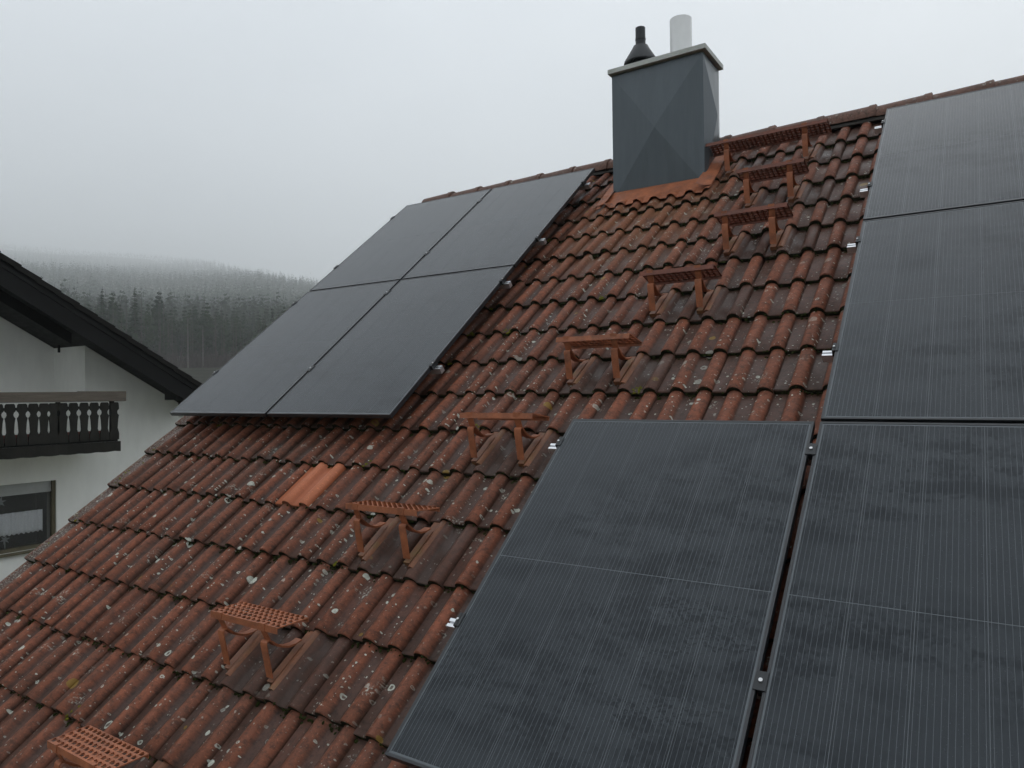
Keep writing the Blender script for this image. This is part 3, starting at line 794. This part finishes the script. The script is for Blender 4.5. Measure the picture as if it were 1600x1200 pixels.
# ------------------------------------------------------------------ far house roof behind
M_frt = NT('old_grey_green_tiles'); q = M_frt; pz = q.n('ShaderNodeSeparateXYZ', {0: q.pos()})
fz = q.math('FRACT', q.math('MULTIPLY', pz.outputs[2], 5.2)); ln = q.ramp(fz, 0, .3, 1, 0)
M_frt = q.fin(Base_Color=q.mix(q.math('MULTIPLY', ln, .6), q.mix(q.noise(q.pos(), 3, 4), (.028, .028, .022), (.052, .052, .040)), (.012, .012, .010)), Roughness=.85)
fh = thing('distant_house', 'grey green tiled roof of a small house behind the black eave', 'house', None,
           Matrix.Translation((-31.9, 20.2, 0)) @ Matrix.Rotation(math.atan2(.548, .836), 4, 'Z'))
mb = MB(); zz = 1.72
mb.loft([[(x, -3.6, zz-2.3), (x, 0, zz), (x, 3.6, zz-2.3), (x, 3.6, zz-2.45), (x, 0, zz-.2), (x, -3.6, zz-2.45)] for x in (-4, 6.5)]); mb.build('roof', M_frt, fh)
mb = MB(); mb.loft([[(x, -3.2, -8), (x, 3.2, -8), (x, 3.2, zz-2.3), (x, 0, zz-.3), (x, -3.2, zz-2.3)] for x in (-3.6, 6.1)]); mb.build('wall', M_nwall, fh)

# ------------------------------------------------------------------ ground, hill, forest
def terrain(x, y):
    dx, dy = x-CAM.x, y-CAM.y
    d = np.hypot(dx, dy); az = np.degrees(np.arctan2(dx*rx.x+dy*rx.y, dx*fw.x+dy*fw.y))   # degrees right of the view axis
    base = -6.8+11.5*np.clip((d-50)/150, 0, 1)**1.2
    sm = lambda q: q*q*(3-2*q)
    rmax_ = 3500-2200*sm(np.clip((az+27)/10, 0, 1))
    run = np.clip(d-198, 0, rmax_); far = np.clip((d-3698)/800, 0, 1)
    steep = .10+.085*np.clip(run/800, 0, 1)+.030*np.clip((run-1000)/2500, 0, 1)
    hgt = .84*steep*(np.exp(-np.clip(np.abs(az+28)-9, 0, 200)**2/380.0)+.05*np.exp(-((az+20.5)/4.0)**2))
    roll = (5.0*np.sin(x*.011+1)*np.cos(y*.013)+2.5*np.sin(x*.031)*np.cos(y*.027+2))*np.clip((d-250)/400, 0, 1)
    return base+hgt*run*(1-.15*far)+roll
# one sheet out to the horizon: polar grid around the camera
rad = np.concatenate([[0.01], np.geomspace(6, 4400, 60), [5000]]); angs = np.radians(np.arange(0, 360, 2.5))
vs = [(CAM.x, CAM.y, -6.8)]; fs = []
na = len(angs)
for r_ in rad[1:]:
    xx = CAM.x+r_*np.sin(angs); yy = CAM.y+r_*np.cos(angs); zz_ = terrain(xx, yy)
    vs += list(zip(xx.tolist(), yy.tolist(), zz_.tolist()))
for j in range(na): fs.append((0, 1+(j+1) % na, 1+j))
for i in range(len(rad)-2):
    for j in range(na):
        k = (j+1) % na; fs.append((1+i*na+j, 1+i*na+k, 1+(i+1)*na+k, 1+(i+1)*na+j))
me = bpy.data.meshes.new('ground'); me.from_pydata(vs, [], fs); me.polygons.foreach_set('use_smooth', [True]*len(fs))
g = NT('winter_meadow'); n1 = g.noise(g.pos(), .05, 4); n2 = g.noise(g.pos(), 1.2, 4)
me.materials.append(g.fin(Base_Color=g.mix(g.ramp(n1, .42, .58), g.mix(n2, (.045, .060, .022), (.07, .085, .03)), (.060, .046, .034)), Roughness=1.0, Specular_IOR_Level=.1))
tag(link('ground', me), kind='structure', label='winter meadow and hillside under the wood')

def crown(kind, h, rmax, nw, nb, seed, fan=2):
    """branch fans of a conifer; returns verts, tris"""
    r = np.random.default_rng(seed); V = []; F = []
    z0 = {'spruce': .06, 'pine': .30}[kind]*h
    if kind == 'pine':      # billowy crown: clumps of small needle tufts
        for c_ in range(nw):
            f = (c_+.5)/nw; zc = z0+(h-z0)*f; ra = rmax*(.35+.75*math.sin(math.pi*min(1, .12+f*.86)))*(1.1-.45*f)
            a = c_*2.4+r.uniform(-.4, .4); q = ra*r.uniform(.15, .62)*(1.15-f); cx, cy = math.cos(a)*q, math.sin(a)*q
            cr_ = ra*r.uniform(.42, .62)
            for k_ in range(nb*fan):
                n_ = r.normal(0, 1, 3); n_ /= np.linalg.norm(n_)+1e-9; p = np.array([cx, cy, zc])+n_*np.array([1, 1, .6])*cr_*r.uniform(.6, 1.05)
                t1 = np.cross(n_, r.normal(0, 1, 3)); t1 /= np.linalg.norm(t1)+1e-9; t2 = np.cross(n_, t1); sz = cr_*r.uniform(.35, .6)
                o = len(V); V += [tuple(p+t1*sz), tuple(p-t1*sz*.5+t2*sz*.8), tuple(p-t1*sz*.5-t2*sz*.8)]; F.append((o, o+1, o+2))
        return np.array(V, float), np.array(F, int)
    for w in range(nw):
        f = (w+r.uniform(-.3, .3))/nw; f = min(max(f, 0), 1)
        z = z0+(h-z0)*f
        rr = rmax*((1-f)**.8*.95+.05) if kind == 'spruce' else rmax*(math.sin(math.pi*min(1, .18+f*.82))**.7+.12)*r.uniform(.6, 1.1)
        m_ = nb if f < .8 else max(4, nb-2)
        a0 = r.uniform(0, 6.28)
        for b in range(m_):
            a = a0+6.283*b/m_+r.uniform(-.5, .5); L = rr*r.uniform(.35, 1.2); dr = (-.28 if kind == 'spruce' else .12)*L+r.uniform(-.25, .15)*L
            ca, sa = math.cos(a), math.sin(a)
            for q in range(fan):
                s0 = q/fan*.75; wid = L*.42*r.uniform(.7, 1.3)*(1-.3*q)
                p0 = (ca*L*s0, sa*L*s0, z+dr*s0); p1 = (ca*L*(s0+.5), sa*L*(s0+.5), z+dr*(s0+.5)-.05*h*r.uniform(.0, .5)/nw*4)
                mx_, my_ = (p0[0]*.45+p1[0]*.55), (p0[1]*.45+p1[1]*.55); mz = p0[2]*.45+p1[2]*.55
                o = len(V); up = r.uniform(.0, .25)*wid
                V += [p0, (mx_-sa*wid, my_+ca*wid, mz-up), p1, (mx_+sa*wid, my_-ca*wid, mz-up)]
                F += [(o, o+1, o+2), (o, o+2, o+3)]
    o = len(V); V += [(0.12, 0, h*.9), (-.1, .1, h*.9), (-.1, -.1, h*.9), (0, 0, h*1.03)]; F += [(o, o+1, o+3), (o+1, o+2, o+3), (o+2, o, o+3)]
    return np.array(V, float), np.array(F, int)
def trunk(h, r0, n=5, top=.97):
    V = []; F = []
    for i, (z, r_) in enumerate(((-1, r0*1.2), (h*.5, r0*.7), (h*top, r0*.12))):
        V += [(r_*math.cos(6.283*j/n), r_*math.sin(6.283*j/n), z) for j in range(n)]
    for i in range(2):
        for j in range(n):
            k = (j+1) % n; F += [(i*n+j, i*n+k, (i+1)*n+k), (i*n+j, (i+1)*n+k, (i+1)*n+j)]
    return np.array(V, float), np.array(F, int)
def fol(name, a, b):
    t = NT(name); n1 = t.noise(t.pos(), .09, 3); n2 = t.noise(t.pos(), .9, 3)
    c = t.mix(t.ramp(n1, .35, .65), a, b); c = t.mix(t.ramp(n2, .4, .7, 0, .6), c, tuple(x*.45 for x in a))
    return t.fin(Base_Color=c, Roughness=.9, Specular_IOR_Level=.15)
M_fol = fol('conifer_needles', (.013, .030, .012), (.030, .054, .018))
M_bark = simple('grey_brown_bark', (.050, .037, .030), .95, .35, 1.5, bump=.3)
M_birch = simple('pale_birch_bark', (.15, .14, .13), .9, .2, 1.5)
M_twig = simple('bare_brown_twigs', (.045, .033, .028), .95, .3, .5)
hi = [('spruce', crown('spruce', 25, 3.8, 26, 9, s, 1), trunk(25, .28)) for s in (1, 2)] + [('pine', crown('pine', 24, 3.6, 13, 11, s, 2), trunk(24, .24)) for s in (3, 4, 5, 25)]
lo = [('spruce', crown('spruce', 25, 4.4, 12, 6, s, 1), None) for s in (6,)] + [('pine', crown('pine', 24, 4.4, 9, 10, s, 1), None) for s in (9, 10, 29)]
far = [('pine', crown('pine', 24, 4.8, 6, 6, s, 1), None) for s in (16, 17, 20)] + [('spruce', crown('spruce', 26, 4.4, 7, 5, s, 1), None) for s in (18,)]
# bare undergrowth: thin upright fans
def shrub(seed):
    r = np.random.default_rng(seed); V = []; F = []
    for i in range(26):
        a = r.uniform(0, 6.28); x, y = r.normal(0, 1.6, 2); L = r.uniform(3, 8); t_ = .05; o = len(V)
        ex, ey = x+r.normal(0, .9), y+r.normal(0, .9)
        V += [(x-t_, y, 0), (x+t_, y, 0), (ex, ey, L), (x-t_+.3, y, 0), (x*.4+ex*.6+r.normal(0, .8), y*.4+ey*.6, L*.85), (x, y, L*.3)]
        F += [(o, o+1, o+2), (o+3, o+4, o+5)]
    return np.array(V, float), np.array(F, int)
sh = [shrub(s) for s in (11, 12, 13)]
VV = []; FF = []; MI = []; cnt = 0
def put(VF, x, y, z, s, a, mi, sx=1.0):
    global cnt
    V, F = VF; ca, sa = math.cos(a), math.sin(a)
    q = np.empty_like(V); q[:, 0] = (V[:, 0]*ca-V[:, 1]*sa)*s*sx+x; q[:, 1] = (V[:, 0]*sa+V[:, 1]*ca)*s*sx+y; q[:, 2] = V[:, 2]*s+z
    VV.append(q); FF.append(F+cnt); MI.append(np.full(len(F), mi)); cnt += len(V)
def polar(d, az):
    a = math.radians(az); x = CAM.x+d*(math.cos(a)*fw.x+math.sin(a)*rx.x); y = CAM.y+d*(math.cos(a)*fw.y+math.sin(a)*rx.y)
    return x, y, float(terrain(np.array(x), np.array(y)))
NT_ = 0
d = 206.0
while d < 3720:
    step = 4.2+d*.0042
    n_ = int(math.radians(38)*d/step)
    for i in range(n_):
        az = -44+38*(i+random.uniform(-.45, .45))/n_; dd = d+random.uniform(-.5, .5)*step
        x, y, z = polar(dd, az); near = dd < 300
        if not near and random.random() < .06: continue
        kind, cr_, tr_ = random.choice(hi[2:] if random.random() < .85 else hi[:2]) if near else random.choice(lo if dd < 640 else far)
        s = random.uniform(.62, 1.12)*(1 if random.random() < .93 else 1.2)*(.74 if dd < 330 else 1)
        a = random.uniform(0, 6.28)
        put(cr_, x, y, z, s, a, 0, random.uniform(.8, 1.15))
        if tr_ is not None: put(tr_, x, y, z, s, a, 1)
        NT_ += 1
    d += step*.92
for i in range(700):
    az = random.uniform(-40, -8); x, y, z = polar(random.uniform(186, 212), az); put(random.choice(sh), x, y, z, random.uniform(.6, 1.2), random.uniform(0, 6.28), 2)
for i in range(160):
    az = random.uniform(-40, -8); x, y, z = polar(random.uniform(190, 216), az); put(trunk(17, .10, 4), x, y, z, random.uniform(.8, 1.2), 0, 1 if random.random() < .7 else 2)
V = np.concatenate(VV); F = np.concatenate(FF); MIa = np.concatenate(MI)
me = bpy.data.meshes.new('forest'); me.vertices.add(len(V)); me.vertices.foreach_set('co', V.ravel())
me.loops.add(F.size); me.loops.foreach_set('vertex_index', F.ravel().astype(np.int32))
me.polygons.add(len(F)); me.polygons.foreach_set('loop_start', (np.arange(len(F))*3).astype(np.int32)); me.polygons.foreach_set('loop_total', np.full(len(F), 3, np.int32))
for q in (M_fol, M_bark, M_twig): me.materials.append(q)
me.polygons.foreach_set('material_index', MIa.astype(np.int32)); me.update(calc_edges=True); me.validate()
tag(link('forest', me), 'dense conifer wood covering the hill and fading into low cloud', 'forest', kind='stuff')
print('forest trees', NT_, 'tris', len(F))

# the few trees that stand out of the wood
def np_mesh(name, VF, mat, s=1.0):
    me = bpy.data.meshes.new(name); me.from_pydata((VF[0]*s).tolist(), [], VF[1].tolist()); me.materials.append(mat); return me
def tree(d, az, s, kind, seed, name, label, cat='tree'):
    x, y, z = polar(d, az)
    t = thing(name, label, cat, None, Matrix.Translation((x, y, z)))
    link('crown', np_mesh('crown', crown(kind, 25, 4.4, 46, 13, seed, 2), M_fol, s), t); link('trunk', np_mesh('trunk', trunk(25, .3, 7), M_bark, s), t)
tree(192, -29.6, .88, 'spruce', 31, 'spruce_tree', 'tall dark spruce standing in front of the misty wood, above the black eave')
tree(196, -27.6, .9, 'spruce', 32, 'spruce_tree', 'broad spruce at the edge of the misty wood, right of the tallest spruce')
def birch(d, az, h, seed, label):
    x, y, z = polar(d, az); t = thing('birch_tree', label, 'tree', None, Matrix.Translation((x, y, z)))
    link('trunk', np_mesh('trunk', trunk(h, .16, 6), M_birch), t)
    r = np.random.default_rng(seed); V = []; F = []
    for i in range(60):
        zz = h*r.uniform(.45, .98); a = r.uniform(0, 6.28); L = r.uniform(.8, 2.6)*(1.25-zz/h); o = len(V)
        V += [(0, 0, zz), (0, 0, zz-.08), (math.cos(a)*L, math.sin(a)*L, zz+L*r.uniform(.5, 1.1)), (math.cos(a)*L*.5-.04, math.sin(a)*L*.5, zz+L*.4)]
        F += [(o, o+1, o+2), (o, o+2, o+3)]
    link('branches', np_mesh('branches', (np.array(V), np.array(F)), M_twig), t)
birch(182, -24.2, 16, 41, 'bare pale birch at the foot of the wood, just above the distant grey roof')
birch(186, -23.2, 14, 42, 'bare birch with thin pale trunk, right of the first birch')

# ------------------------------------------------------------------ haze
hz = MB(); hz.box((-5200, -5200, -12), (5200, 5200, 740))
hm = bpy.data.materials.new('haze'); hm.use_nodes = True; ht = hm.node_tree; ht.nodes.clear()
ho = ht.nodes.new('ShaderNodeOutputMaterial'); hv = ht.nodes.new('ShaderNodeVolumePrincipled')
hv.inputs['Color'].default_value = (.965, .98, .99, 1); hv.inputs['Density'].default_value = .00065; hv.inputs['Anisotropy'].default_value = .5
ht.links.new(hv.outputs[0], ho.inputs['Volume'])
tag(hz.build('haze', hm), 'thin grey mist hanging in the valley', 'haze', kind='stuff')
